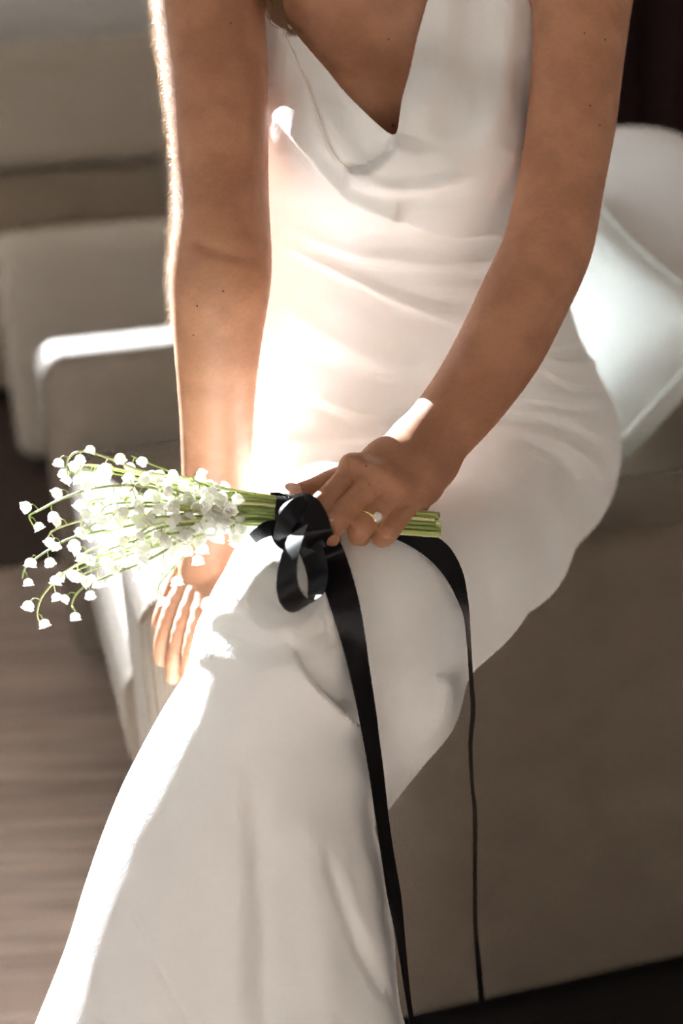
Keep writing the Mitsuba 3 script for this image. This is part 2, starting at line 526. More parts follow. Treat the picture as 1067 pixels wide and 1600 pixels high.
tag('armchair', 'large beige ribbed armchair whose near arm the woman sits on', 'armchair')
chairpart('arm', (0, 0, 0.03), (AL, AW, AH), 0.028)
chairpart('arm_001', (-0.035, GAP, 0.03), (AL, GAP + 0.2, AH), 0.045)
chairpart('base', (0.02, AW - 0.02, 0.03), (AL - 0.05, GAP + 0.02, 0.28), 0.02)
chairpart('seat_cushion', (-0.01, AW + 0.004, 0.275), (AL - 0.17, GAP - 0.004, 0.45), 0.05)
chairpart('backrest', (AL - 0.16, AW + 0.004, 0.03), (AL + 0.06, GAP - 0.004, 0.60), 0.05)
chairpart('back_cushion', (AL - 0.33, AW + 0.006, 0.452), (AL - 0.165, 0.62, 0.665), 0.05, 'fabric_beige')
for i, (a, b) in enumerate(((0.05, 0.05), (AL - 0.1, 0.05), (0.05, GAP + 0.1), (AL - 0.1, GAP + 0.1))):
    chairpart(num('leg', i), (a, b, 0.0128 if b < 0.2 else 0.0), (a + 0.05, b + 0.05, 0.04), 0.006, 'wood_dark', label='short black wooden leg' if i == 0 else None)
# flat black sheet on the floor, in front of and under the chair
add('floor_sheet', place(rbox((-0.0, -0.34, 0.0), (2.0, 0.16, 0.012), 0.005, 2), N0 + [0.24, 0, 0.0005], math.degrees(CA)), 'sheet_black',
    'flat black sheet on the floor along the near side of the beige armchair', 'floor_sheet', smooth=False)


# ------------------------------------------------------------------ cushions on the armchair
def pillow(w, h, t, n=28, rnd=0.0):
    s = np.linspace(-1, 1, n)
    x, y = np.meshgrid(s, s, indexing='ij')
    r = np.maximum(np.abs(x), np.abs(y))
    pin = 1 - 0.05 * (1 - np.minimum(np.abs(x), np.abs(y)) ** 2) * r ** 3
    X, Y = x * pin * w / 2 * np.sqrt(1 - rnd * y * y / 2), y * pin * h / 2 * np.sqrt(1 - rnd * x * x / 2)
    Z = t / 2 * np.clip((1 - x**4) * (1 - y**4), 0, 1) ** 0.45
    Z = Z * (1 + 0.10 * (meshkit.fbm(np.stack([x * 1.7, y * 1.7, x * 0 + w], -1)) - 0.5))
    vt, vb = np.stack([X, Y, Z], -1).reshape(-1, 3), np.stack([X, Y, -Z], -1).reshape(-1, 3)
    i, j = np.meshgrid(np.arange(n - 1), np.arange(n - 1), indexing='ij')
    q = np.stack([i * n + j, (i + 1) * n + j, (i + 1) * n + j + 1, i * n + j + 1], -1).reshape(-1, 4)
    f = np.vstack([q[:, [0, 1, 2]], q[:, [0, 2, 3]]])
    m = trimesh.Trimesh(np.vstack([vt, vb]), np.vstack([f, f[:, ::-1] + n * n]))
    m.merge_vertices()
    e = [(k, 0) for k in range(n)] + [(n - 1, k) for k in range(1, n)] + [(k, n - 1) for k in range(n - 2, -1, -1)] + [(0, k) for k in range(n - 2, 0, -1)]
    rim = np.array([[X[a], Y[a], 0] for a in e + e[:1]])
    return m, rim


def orient(m, c, ex, ey):
    ex = np.asarray(ex, float) / np.linalg.norm(ex)
    ey = np.asarray(ey, float) - ex * (np.asarray(ey, float) @ ex)
    ey /= np.linalg.norm(ey)
    M = np.eye(4)
    M[:3, 0], M[:3, 1], M[:3, 2], M[:3, 3] = ex, ey, np.cross(ex, ey), c
    m = m.copy()
    m.apply_transform(M)
    return m


def chair_xyz(a, b, z):
    return N0 + np.array([cu[0] * a + cv[0] * b, cu[1] * a + cv[1] * b, z])




def put_pillow(key, w, t, center, top_a, top_b, low, bsdf, trim, label, piping=0.004):
    """center and three corners-directions in the armchair's own (a, b, z) coordinates."""
    o = chair_xyz(*center)
    ex, ey = chair_xyz(*top_b) - chair_xyz(*top_a), chair_xyz(*top_b) - chair_xyz(*low)
    m, rm = pillow(w, w, t)
    add(key + '__cover', orient(m, o, ex, ey), bsdf, smooth=True)
    tag(key, label, 'cushion', 'cushions on the armchair')
    r = orient(trimesh.Trimesh(rm, [[0, 1, 2]], process=False), o, ex, ey).vertices
    add(key + '__piping', tube(r, piping, 8, caps=False), trim, smooth=True)


put_pillow('cushion', 0.44, 0.14, (0.60, 0.40, 0.675), (0.721, 0.565, 0.888), (0.711, 0.164, 0.804), (0.552, 0.076, 0.586), 'fabric_sage', 'fabric_sage',
           'pale sage green corded cushion leaning beside her hip')
wc = np.array([0.44, 2.17, 0.785])
m, rm = pillow(0.40, 0.40, 0.17, rnd=0.8)
add('cushion_001__cover', orient(m, wc, (0.96, 0.28, 0.03), (-0.1, 0.40, 0.90)), 'fabric_white', smooth=True)
tag('cushion_001', 'plump white cushion at the back, behind the sage green one', 'cushion', 'cushions on the armchair')
r = orient(trimesh.Trimesh(rm, [[0, 1, 2]], process=False), wc, (0.96, 0.28, 0.03), (-0.1, 0.40, 0.90)).vertices
add('cushion_001__piping', tube(r, 0.003, 8, caps=False), 'fabric_white', smooth=True)

# ------------------------------------------------------------------ the sofa and the curtain in the background
S0 = np.array([-0.84, 3.60, 0.0])


def sofapart(key, lo, hi, r, bsdf='fabric_taupe', **kw):
    add('sofa__' + key, place(rbox(lo, hi, r, 4), S0, 13.5), bsdf, **kw)


add('floor_sheet_001', place(rbox((-1.0, -0.62, 0.0), (1.2, 1.1, 0.008), 0.003, 2), S0, 13.5), 'shade_brown', 'dark brown sheet added as shade under the taupe sofa in the background', 'floor_sheet', smooth=False)  # dark sheet laid in to give the shade on the floor below the sofa
tag('sofa', 'taupe sofa standing by the back wall behind the armchair', 'sofa')
sofapart('arm', (0.0, 0.0, 0.05), (0.86, 0.22, 0.63), 0.05, 'fabric_beige')
sofapart('base', (0.03, 0.2, 0.05), (0.90, 0.84, 0.40), 0.03)
sofapart('seat_cushion', (0.02, 0.24, 0.40), (0.50, 0.80, 0.56), 0.05)
sofapart('backrest', (-0.30, 0.80, 0.05), (0.56, 1.02, 0.72), 0.03)
sofapart('back_cushion', (-0.30, 0.66, 0.735), (0.60, 0.92, 1.09), 0.06, 'fabric_sand', label='tall sand-coloured back cushion')
for i, (a, b) in enumerate(((0.04, 0.04), (0.80, 0.04), (0.04, 0.8), (0.80, 0.8))):
    sofapart(num('leg', i), (a, b, 0.0085), (a + 0.05, b + 0.05, 0.06), 0.006, 'wood_dark')
n, hgt = 240, 2.9
xs = np.linspace(0, 1.9, n)
ys = 0.045 * np.sin(xs * 38 + 0.8 * np.sin(xs * 5)) + 0.012 * np.sin(xs * 91)
cl = np.stack([0.35 + xs, 4.80 + ys], 1)
cv_ = np.vstack([np.column_stack([cl + [0, dy], np.full(n, z)]) for dy in (-0.002, 0.002) for z in (0.03, 0.03 + hgt)])
k = np.arange(n - 1)
q = lambda a, b, flip: np.stack([a * n + k, a * n + k + 1, b * n + k + 1, b * n + k][::-1 if flip else 1], 1)
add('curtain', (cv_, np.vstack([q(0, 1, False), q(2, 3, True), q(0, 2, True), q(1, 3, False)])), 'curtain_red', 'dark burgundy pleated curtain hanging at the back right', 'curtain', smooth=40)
add('curtain_rod', tube(np.array([[0.3, 4.8, 2.96], [2.28, 4.8, 2.96]]), 0.014, 12), 'wood_dark', 'black curtain rod above the burgundy curtain', 'curtain rod')

# ------------------------------------------------------------------ the woman: skeleton as points seen at a pixel and depth
sR, eR, wR = W(332, -75, 1.30), W(346, 395, 1.25), W(336, 790, 1.37)
sL, eL, wL = W(905, -75, 1.29), W(860, 388, 1.27), W(648, 712, 1.195)
pelvis, waist, chest, neck = W(690, 690, 1.555), W(640, 470, 1.47), W(622, 120, 1.385), W(612, -200, 1.36)
X, Z = np.array([1.0, 0, 0]), np.array([0, 0, 1.0])
hipR, hipL = W(590, 765, 1.50), W(800, 745, 1.52)
kneeR, kneeL = W(440, 985, 1.15), W(612, 1088, 1.255)
ankR, ankL = W(330, 1750, 1.30), W(300, 1750, 1.45)


def torso_blob(g=0.0):
    b = Blob()
    for s in (-1, 1):
        b.cone(pelvis + s * 0.085 * X, waist + s * 0.050 * X, 0.098 + g, 0.080 + g, 0.06)
        b.cone(waist + s * 0.050 * X, chest + s * 0.062 * X, 0.080 + g, 0.088 + g, 0.06)
    return b


body = torso_blob()
up = chest + np.array([0, -0.005, 0.09])
body.cone(up - 0.07 * X, up + 0.07 * X, 0.075, 0.075, 0.05)
body.cone(sR, neck + [-0.02, 0.0, -0.03], 0.043, 0.045, 0.04).cone(sL, neck + [0.02, 0, -0.03], 0.043, 0.045, 0.04)
for s, px in ((-1, 545), (1, 705)):
    body.cone(W(px, 205, 1.315), W(px + s * 5, 175, 1.33), 0.060, 0.055, 0.035)
head = neck + np.array([-0.01, -0.06, 0.19])
body.cone(neck + [0, 0, -0.05], head + [0, 0.02, -0.07], 0.055, 0.050, 0.03)
body.cone(head + [0, 0.02, 0.03], head + [0, 0.0, 0.02], 0.078, 0.076, 0.02).cone(head + [0, -0.02, 0.0], head + [0, -0.055, -0.085], 0.062, 0.032, 0.03)
body.cone(head + [0, -0.078, 0.01], head + [0, -0.100, -0.025], 0.007, 0.012, 0.010)
body.cone(head + [-0.016, -0.084, -0.062], head + [0.016, -0.084, -0.062], 0.007, 0.007, 0.006)
body.cone(head + [-0.014, -0.082, -0.072], head + [0.014, -0.082, -0.072], 0.0075, 0.0075, 0.004)
for s in (-1, 1):
    body.cone(head + [s * 0.078, 0.015, 0.01], head + [s * 0.078, 0.01, -0.03], 0.016, 0.010, 0.006)
    body.cone(head + [s * 0.031, -0.072, 0.008], head + [s * 0.033, -0.072, 0.008], 0.0125, 0.0125, 0.004)
# legs (inside the gown)
body.chain([hipR, kneeR, ankR], [0.075, 0.055, 0.036], 0.03)
body.chain([hipL, W(585, 1070, 1.30), ankL], [0.075, 0.046, 0.034], 0.03)
# arms: pixel, radius in pixels, depth along each


def limb(rows, k=0.03):
    r = np.array(rows, float)
    r = catmull(r, 3 * len(r))
    body.chain([W(a, b, d) for a, b, _, d in r], [q * d / F for _, _, q, d in r], k)


limb([(330, -75, 84, 1.30), (326, 0, 79, 1.285), (335, 100, 76, 1.27), (342, 200, 70, 1.255), (346, 300, 66, 1.25), (346, 385, 69, 1.245),
      (344, 450, 69, 1.25), (339, 550, 60, 1.27), (338, 680, 50, 1.31), (337, 760, 45, 1.34), (336, 810, 41, 1.36)], 0.012)
limb([(905, -75, 84, 1.29), (910, 0, 70, 1.275), (901, 110, 64, 1.27), (890, 210, 62, 1.265), (868, 330, 61, 1.26), (853, 395, 60, 1.26), (822, 460, 62, 1.25),
      (783, 540, 61, 1.235), (735, 615, 54, 1.215), (690, 670, 48, 1.20), (655, 708, 44, 1.19)], 0.012)
# left hand (on the stems)
MCP = [(553, 733, 1.130, .0098), (590, 747, 1.123, .0102), (621, 764, 1.126, .0098), (650, 784, 1.137, .0094)]
for (px, py, d, r0_), q in zip(((652, 706, 1.188, .0200), (654, 709, 1.186, .0205), (658, 716, 1.186, .0205), (664, 727, 1.190, .0195)), MCP):
    m_ = [(px + q[0]) / 2, (py + q[1]) / 2, (d + q[2]) / 2 - 0.0025]
    body.cone(W(px, py, d), W(*m_), r0_, 0.0155, 0.02)
    body.cone(W(*m_), W(*q[:3]), 0.0155, q[3], 0.012)
for i in range(3):
    body.cone(W(*MCP[i][:2], MCP[i][2] + .003), W(*MCP[i + 1][:2], MCP[i + 1][2] + .003), 0.0085, 0.0085, 0.010)
for x, y, d in ((549, 726, 1.1225), (588, 741, 1.1155), (618, 760, 1.119)):
    body.cone(W(x, y, d), W(x + 2, y + 1, d), 0.0070, 0.0070, 0.012)       # knuckles
FING = [[(553, 733, 1.130, .0096), (524, 764, 1.108, .0085), (498, 793, 1.094, .0091), (487, 812, 1.104, .0082), (490, 832, 1.126, .0070)],
        [(590, 747, 1.123, .0099), (556, 780, 1.103, .0088), (525, 813, 1.090, .0093), (515, 832, 1.099, .0084), (520, 843, 1.122, .0070)],
        [(621, 764, 1.126, .0096), (592, 794, 1.109, .0085), (566, 824, 1.097, .0089), (559, 835, 1.108, .0081), (566, 840, 1.130, .0070)],
        [(650, 784, 1.137, .0092), (628, 805, 1.121, .0081), (606, 830, 1.109, .0084), (596, 840, 1.119, .0075), (601, 842, 1.136, .0064)]]
for fg in FING:
    q = catmull(fg, 13)
    body.chain([W(a, b, d) for a, b, d, _ in q[:3]], q[:3, 3], 0.004)
    body.chain([W(a, b, d) for a, b, d, _ in q[2:]], q[2:, 3], 0.0015)
    body.cone(W(*fg[2][:3]), W(fg[2][0] - 1, fg[2][1] + 1, fg[2][2] - 0.0012), fg[2][3] * 0.96, fg[2][3] * 0.94, 0.003)
TH = [(628, 716, 1.19, .016), (565, 740, 1.172, .012), (520, 754, 1.155, .0105), (492, 767, 1.140, .0100), (464, 773, 1.128, .0082)]
q = catmull(TH, 12)
body.chain([W(a, b, d) for a, b, d, _ in q], q[:, 3], 0.003)
# right hand (on the arm of the chair)
body.cone(W(338, 815, 1.362), W(322, 880, 1.375), 0.026, 0.024, 0.02).cone(W(345, 840, 1.36), W(345, 885, 1.37), 0.020, 0.016, 0.015)
RF = [[(300, 900, 1.375, .012), (268, 958, 1.355, .0092), (256, 1000, 1.345, .0085), (252, 1030, 1.352, .007)],
      [(315, 910, 1.365, .012), (287, 975, 1.34, .0093), (275, 1022, 1.332, .0087), (270, 1058, 1.34, .007)],
      [(330, 912, 1.358, .012), (308, 980, 1.328, .0093), (298, 1026, 1.318, .0086), (293, 1060, 1.326, .007)],
      [(342, 908, 1.350, .0115), (330, 970, 1.318, .0085), (324, 1008, 1.308, .0078), (320, 1034, 1.315, .0065)]]
for fg in RF:
    body.cone(W(330, 850, 1.365), W(*fg[0][:3]), 0.022, fg[0][3], 0.012)
    q = catmull(fg, 10)
    body.chain([W(a, b, d) for a, b, d, _ in q], q[:, 3], 0.0025)
q = catmull([(318, 850, 1.375, .016), (282, 905, 1.40, .011), (262, 945, 1.40, .009), (250, 975, 1.395, .008)], 10)
body.chain([W(a, b, d) for a, b, d, _ in q], q[:, 3], 0.004)

# ------------------------------------------------------------------ the gown as one smooth volume
gown = torso_blob(0.010)
gown.cone(chest + [-0.06, -0.005, 0.07], chest + [0.06, -0.005, 0.07], 0.085, 0.085, 0.05)
gown.cone(W(442, 50, 1.365), W(440, 245, 1.392), 0.052, 0.058, 0.03)
gown.cone(W(765, 60, 1.35), W(775, -190, 1.385), 0.048, 0.040, 0.03).cone(W(440, 40, 1.34), W(452, -185, 1.385), 0.030, 0.022, 0.02)
for s, px in ((-1, 545), (1, 705)):
    gown.cone(W(px, 215, 1.312), W(px + s * 5, 180, 1.33), 0.070, 0.066, 0.05)
gown.cone(W(610, 250, 1.30), W(660, 250, 1.30), 0.055, 0.055, 0.05)
gown.cone(W(455, 540, 1.47), W(468, 730, 1.46), 0.058, 0.062, 0.05).cone(W(434, 290, 1.44), W(455, 540, 1.47), 0.056, 0.058, 0.05)
gown.cone(hipR, W(520, 925, 1.21), 0.088, 0.076, 0.05).cone(W(520, 925, 1.21), kneeR, 0.076, 0.064, 0.05)
gown.cone(hipL + [0.006, 0, 0], W(768, 842, 1.385), 0.096, 0.072, 0.04).cone(W(768, 842, 1.385), W(658, 958, 1.275), 0.072, 0.057, 0.03)
gown.cone(W(658, 958, 1.275), kneeL, 0.057, 0.050, 0.03).cone(kneeL, W(470, 1330, 1.36), 0.060, 0.04, 0.02)
gown.cone(W(560, 900, 1.24), W(700, 890, 1.30), 0.070, 0.075, 0.04)
sk = [(445, 940, 1.15, 25), (440, 962, 1.15, 75), (436, 990, 1.15, 102), (405, 1100, 1.17, 148), (386, 1200, 1.18, 186), (372, 1280, 1.19, 208), (366, 1370, 1.20, 234), (358, 1470, 1.21, 258), (338, 1600, 1.22, 290), (322, 1800, 1.25, 360), (310, 2050, 1.32, 420)]


class Skirt:
    """The flared lower skirt: rows of (centre, half width, half depth), an elliptic tube around a curved axis."""

    def __init__(self, rows):
        r = catmull(np.array(rows, float), 80)
        self.c = np.array([W(a, b, d) for a, b, d, _ in r])
        self.rx = r[:, 3] * r[:, 2] / F
        self.z = self.c[:, 2]

    def __call__(self, x, far=0.06):
        o = np.argsort(self.z)
        cx, cy, rx = (np.interp(x[:, 2], self.z[o], a[o]) for a in (self.c[:, 0], self.c[:, 1], self.rx))
        ry = 0.055 + 0.42 * rx
        a, b = (x[:, 0] - cx) / rx, (x[:, 1] - cy) / ry
        k = np.sqrt(a * a + b * b) + 1e-6
        d = (k - 1) * np.minimum(rx, ry)
        g = np.sqrt((a / rx) ** 2 + (b / ry) ** 2) / k
        d = np.clip((k - 1) / np.maximum(g, 1e-3), -0.5, 0.5)
        return np.maximum(d * 0.9, np.maximum(x[:, 2] - self.z.max(), self.z.min() - x[:, 2])).astype(np.float32)


skirt = Skirt(sk)


def smin(a, b, k):
    t = np.clip(0.5 + 0.5 * (b - a) / k, 0, 1)
    return b * (1 - t) + a * t - k * t * (1 - t)


def gown_f(x, far=0.06):
    return smin(gown(x, far), skirt(x), 0.04)


H = 0.0028 if LOD >= 1 else 0.005
V, Fc = mesh_sdf(body, (-0.42, 0.85, -0.02), (0.55, 1.85, 1.62), H)
nrm, _ = grad(body, V)
px, py, pd = PX(V)
for line, w, amp in (([(284, 372), (325, 386), (372, 400), (416, 404)], 9, -1.3), ([(300, 400), (350, 410), (400, 416)], 12, 0.6), ([(803, 356), (832, 340), (866, 333), (900, 342)], 9, -1.2), ([(815, 372), (860, 356), (895, 362)], 12, 0.6)):
    L = catmull(line, 24)
    d, t, _ = seg_dist(px, py, L)
    fd = np.clip(np.minimum(t, 1 - t) / 0.25, 0, 1)
    V = V + nrm * (amp * 0.001 * np.exp(-(d / w) ** 2) * fd * ((nrm * (V - C)).sum(1) < 0) * (pd < 1.36))[:, None]
bt = trimesh.Trimesh(V, Fc, process=False)
add('person', ply((V, Fc), 'skin', True), 'skin', 'woman in a white cowl neck gown seated on the armchair arm, holding the flowers', 'person')
GV, GF = mesh_sdf(gown_f, (-0.6, 0.75, 0.02), (0.60, 1.85, 1.40), H)
GN, _ = grad(gown_f, GV)
px, py, pd = PX(GV)
cosv = (GN * (GV - C)).sum(1) / np.linalg.norm(GV - C, axis=1)
facing = np.clip((0.25 - cosv) / 0.5, 0, 1)
front = cosv < 0.25                  # towards the camera's side of the body
# folds of the cloth: (polyline, width in pixels, height in mm, kind): 'v' a soft valley or ridge, 's' a step whose right-hand side (walking the line) is raised
FOLDS = [
    ([(443, 50), (470, 107), (494, 166), (509, 214), (526, 246), (546, 264)], 22, 1.0, 'c'),
    ([(536, 260), (566, 264), (585, 257), (603, 243), (612, 228), (618, 206)], 50, 4.0, 'c'),
    ([(500, 110), (530, 155), (560, 205), (582, 236), (588, 262)], 20, -2.8, 'v'),
    ([(548, 272), (575, 279), (600, 287), (640, 292), (690, 284), (735, 268)], 11, 1.6, 'v'), ([(540, 290), (590, 308), (640, 314), (700, 306), (750, 287)], 13, -2.0, 'v'),
    ([(752, -60), (740, 97), (716, 160), (676, 225)], 22, -2.6, 'v'), ([(700, -60), (690, 60), (668, 150), (640, 215)], 22, 2.0, 'v'),
    ([(800, -40), (786, 80), (770, 180), (742, 250)], 20, 2.2, 'v'), ([(826, 80), (812, 180), (790, 240)], 18, -2.4, 'v'),
    ([(440, 190), (480, 260), (540, 300), (610, 326), (680, 330)], 18, 2.0, 'v'),
    ([(415, 170), (447, 205), (477, 240), (521, 290), (565, 319), (619, 341), (672, 366), (721, 375), (800, 367)], 34, -4.0, 's'),
    ([(430, 235), (480, 300), (540, 345), (620, 372), (700, 392), (790, 388)], 15, -2.6, 'v'),
    ([(619, 338), (645, 320), (662, 296)], 14, -1.6, 'v'),
    ([(430, 330), (500, 372), (580, 398), (660, 410), (740, 408), (800, 395)], 15, 2.8, 'v'), ([(560, 416), (640, 430), (720, 432), (790, 426)], 12, -3.2, 'v'),
    ([(425, 380), (481, 410), (549, 443), (616, 477), (684, 505), (735, 520)], 30, -4.6, 's'), ([(500, 440), (580, 478), (650, 502), (730, 524)], 15, -3.0, 'v'),
    ([(470, 380), (540, 412), (620, 446), (690, 466), (760, 470)], 13, -2.6, 'v'),
    ([(436, 470), (500, 520), (580, 560), (660, 575)], 20, 2.5, 'v'), ([(430, 530), (500, 560), (600, 590), (700, 590)], 18, -2.5, 'v'),
    ([(420, 560), (447, 586), (492, 624), (549, 651), (605, 656), (660, 650)], 24, -4.0, 's'),
    ([(430, 668), (526, 672), (605, 661)], 14, -2.5, 'v'), ([(440, 690), (540, 700), (620, 690)], 12, 2.0, 'v'),
    ([(795, 556), (840, 548), (880, 543), (912, 535)], 16, -2.8, 'c'), ([(790, 582), (847, 582), (869, 596), (903, 607), (950, 605)], 16, -3.8, 'c'),
    ([(760, 622), (830, 629), (886, 633), (955, 637)], 15, -3.8, 'c'), ([(725, 650), (807, 650), (864, 655), (903, 669), (952, 700)], 17, -4.4, 'c'),
    ([(735, 676), (819, 680), (886, 702), (930, 742), (945, 782)], 12, 3.0, 'v'), ([(800, 690), (870, 712), (915, 752), (932, 800)], 10, -2.4, 'v'),
    ([(850, 560), (900, 570), (945, 565)], 9, 2.0, 'v'), ([(830, 606), (890, 618), (950, 620)], 9, 1.8, 'v'), ([(800, 640), (870, 645), (950, 662)], 8, 1.6, 'v'),
    ([(729, 697), (791, 742), (824, 782)], 6, 0.5, 'v'),
    ([(455, 1000), (470, 1040), (500, 1080), (540, 1118), (563, 1150), (576, 1200), (580, 1262)], 40, 6.0, 'c'),
    ([(520, 960), (560, 1040), (580, 1120)], 26, -2.0, 'v'),
    ([(505, 1300), (512, 1340), (520, 1380), (545, 1441), (571, 1500), (604, 1553), (635, 1595)], 10, -2.4, 'v'), ([(530, 1330), (545, 1390), (570, 1450), (600, 1510)], 22, 1.6, 'v'),
    ([(392, 1160), (407, 1395), (415, 1660)], 16, -2.4, 'v'), ([(372, 1300), (372, 1450), (365, 1620)], 26, 2.6, 'v'),
    ([(470, 1240), (495, 1400), (515, 1620)], 34, 3.0, 'v'), ([(275, 1330), (250, 1450), (215, 1620)], 40, 2.4, 'v'),
    ([(193, 1388), (230, 1467), (289, 1590), (310, 1650)], 4, -0.7, 'v'),
    ([(690, 1050), (694, 1090), (670, 1140)], 16, 3.0, 'v'), ([(700, 930), (730, 990), (716, 1040)], 22, 2.0, 'v'),
    ([(340, 930), (316, 990), (300, 1050)], 22, 1.5, 'v'), ([(440, 870), (400, 900), (370, 960)], 16, 1.5, 'v'),
]
disp = np.zeros(len(GV))
fi = np.nonzero(front)[0]
for line, w, amp, kind in FOLDS:
    L = catmull(line, 24) if len(line) > 2 else np.array(line, float)
    near = fi[(px[fi] > L[:, 0].min() - 3 * w) & (px[fi] < L[:, 0].max() + 3 * w) & (py[fi] > L[:, 1].min() - 3 * w) & (py[fi] < L[:, 1].max() + 3 * w)]
    d, t, s = seg_dist(px[near], py[near], L)
    fade = np.clip(np.minimum(t, 1 - t) / 0.22, 0, 1)
    fade = fade * fade * (3 - 2 * fade)
    if kind in 'sc':
        sd = d * np.where(s == 0, 1, s)
        step = np.clip(sd / ((6 if L[:, 0].mean() < 780 else 8) if kind == 'c' else 15) + 0.5, 0, 1)
        prof = step * step * (3 - 2 * step) * np.exp(-np.maximum(sd, 0) / w) - 0.45 * np.exp(-np.maximum(-sd, 0) / (0.5 * w)) * (1 - step)
    else:
        prof = np.exp(-(d / w) ** 2)
    disp[near] += amp * (0.0031 if L[:, 1].mean() < 480 else 0.0027 if L[:, 0].mean() > 780 else 0.0021) * prof * fade
lim = np.where(py < 720, 0.0065, 0.012)
disp = np.where(disp < 0, -lim * np.tanh(-disp / lim), disp)          # never cuts through to the skin
GV = GV + GN * (disp * facing + 0.0012 * (meshkit.fbm(GV * 14, 2) - 0.5))[:, None]
NECK = [(404, -500), (404, 0), (437, 26), (450, 38), (480, 74), (520, 119), (560, 164), (595, 198), (610, 209), (617, 210), (622, 198), (628, 155), (640, 112), (652, 58), (668, 0), (690, -500)]
NL = catmull(NECK[1:-1], 60)
NL = np.vstack([[NECK[0]], NL, [NECK[-1]]])
d, _, s = seg_dist(px, py, NL)
from shapely import contains_xy, Polygon
inside = contains_xy(Polygon(NL), px, py)
ok = (py < 230) & ((GV - (chest + [0, 0.05, 0])) @ np.array([0, 1.0, 0]) < 0.05)
sd = np.where(inside & ok, -d, d)
sd = np.minimum(sd, (1.34 - GV[:, 2]) * 1000)
GV, GF = clip_mesh(GV, GF, sd)
GV, GF = solidify(GV, GF, 0.0012)
SEAM = catmull([(441, 44), (470, 107), (494, 166), (509, 214), (526, 246), (546, 264)], 40)
add('person__gown', ply((GV, GF), 'gown_crepe', True), 'gown_crepe', label='white crepe cowl neck gown')
print('body', len(Fc), 'gown', len(GF))
gt = trimesh.Trimesh(GV, GF, process=False)
o_ = np.array([W(a, b, 1.0) - C for a, b in SEAM])
hit, ray, _ = gt.ray.intersects_location(np.repeat(C[None], len(o_), 0), o_, multiple_hits=False)
hit = hit[np.argsort(ray)]
add('person__gown__seam_piping', tube(hit, 0.00055, 6), 'seam_thread', label='fine beige seam piping', smooth=True)

# ------------------------------------------------------------------ thumb nail, hair, fine arm hair
def ellipsoid(c, axes, sub=3):
    m = trimesh.creation.icosphere(subdivisions=sub)
    m.vertices = m.vertices @ np.asarray(axes, float) + np.asarray(c, float)
    if np.linalg.det(np.asarray(axes, float)) < 0:
        m.invert()
    return m


def unit(v):
    return np.asarray(v, float) / np.linalg.norm(v)


a, b = W(470, 768, 1.1265), W(442, 765, 1.1165)
e1 = unit(b - a)
e3 = unit(np.cross(e1, unit(W(455, 740, 1.10) - (a + b) / 2)))
e2 = np.cross(e3, e1)
add('person__thumbnail', ellipsoid((a + b) / 2 + e2 * 0.0034, [e1 * 0.0088, e2 * 0.0010, e3 * 0.0052]), 'nail', label='long glossy nude thumbnail', smooth=True)
hair = []
hr = np.random.default_rng(3)
cap = ellipsoid(head + [0, 0.024, 0.026], [[0.094, 0, 0], [0, 0.104, 0], [0, 0, 0.096]], 4)
keep = cap.vertices[:, 1] > head[1] - 0.062 + 1.1 * np.maximum(0, head[2] + 0.070 - cap.vertices[:, 2])
cap.update_faces(keep[cap.faces].all(1))
hair.append(cap)
for i in range(150):                                         # long strands behind the shoulders
    s = hr.uniform(-1, 1)
    a = head + [s * 0.085, 0.05 + 0.05 * (1 - s * s) + hr.uniform(-0.01, 0.01), 0.0]
    hair.append(tube(catmull([a, a + [s * 0.02, 0.03, -0.14], a + [s * 0.03 + hr.uniform(-.01, .01), 0.075, -0.26], a + [s * 0.02, 0.10, -0.36 + hr.uniform(-.04, .04)]], 9), np.linspace(0.004, 0.0012, 9), 5))
for i in range(170):                                          # the lock that falls over her right shoulder
    j = hr.normal(0, 1, 3)
    p = [head + [-0.07 + 0.006 * j[0], 0.02 + 0.006 * j[1], 0.0], W(408 + 9 * j[0], -150, 1.272 + 0.004 * j[1]), W(420 + 8 * j[0], -40, 1.258 + 0.003 * j[1]), W(427 + 6 * j[0], 5, 1.252 + 0.003 * j[1]),
         W(437 + 5 * j[0] + 2 * j[2], 32 + 4 * j[2], 1.253 + 0.002 * j[1]), W(462 + 6 * j[2] - 5 * abs(j[0]), 53 + 3.5 * j[0], 1.258)]
    hair.append(tube(catmull(p, 22), np.linspace(0.0012, 0.00007, 22), 4))
add('person__hair', cat(hair), 'hair', label='long brown hair with a lock over one shoulder', smooth=True)
for i, (a, b, r_, m_) in enumerate(((361, 36, .0008, 'mole'), (945, 62, .0009, 'mole'), (913, 52, .0008, 'mole'), (922, 165, .0009, 'mole'), (572, 728, .0008, 'mole'), (577, 757, .0011, 'mole_red'), (308, 478, .0009, 'mole'),
                                   (302, 524, .0008, 'mole'), (349, 455, .0008, 'mole'), (607, 61, .0008, 'mole'), (614, 196, .0016, 'mole'), (937, 196, .0009, 'mole'), (760, 430, .0007, 'mole'))):
    h, _, fi_ = bt.ray.intersects_location(C[None], (W(a, b, 1.0) - C)[None], multiple_hits=False)
    if len(h):
        nn = bt.face_normals[fi_[0]]
        t1 = unit(np.cross(nn, [0.2, 0.3, 0.9]))
        add(num('person__mole', i), ellipsoid(h[0], [t1 * r_, np.cross(nn, t1) * r_, nn * r_ * 0.35], 2), m_, smooth=True)
px, py, pd = PX(V)
sel = np.nonzero((px < 420) & (py > -60) & (py < 520) & (pd < 1.36) & ((nrm @ SUN) > 0.05) & ((nrm * (V - C)).sum(1) < 0.5 * pd))[0]
sel = hr.choice(sel, min(2600, len(sel)), replace=False)
fz = []
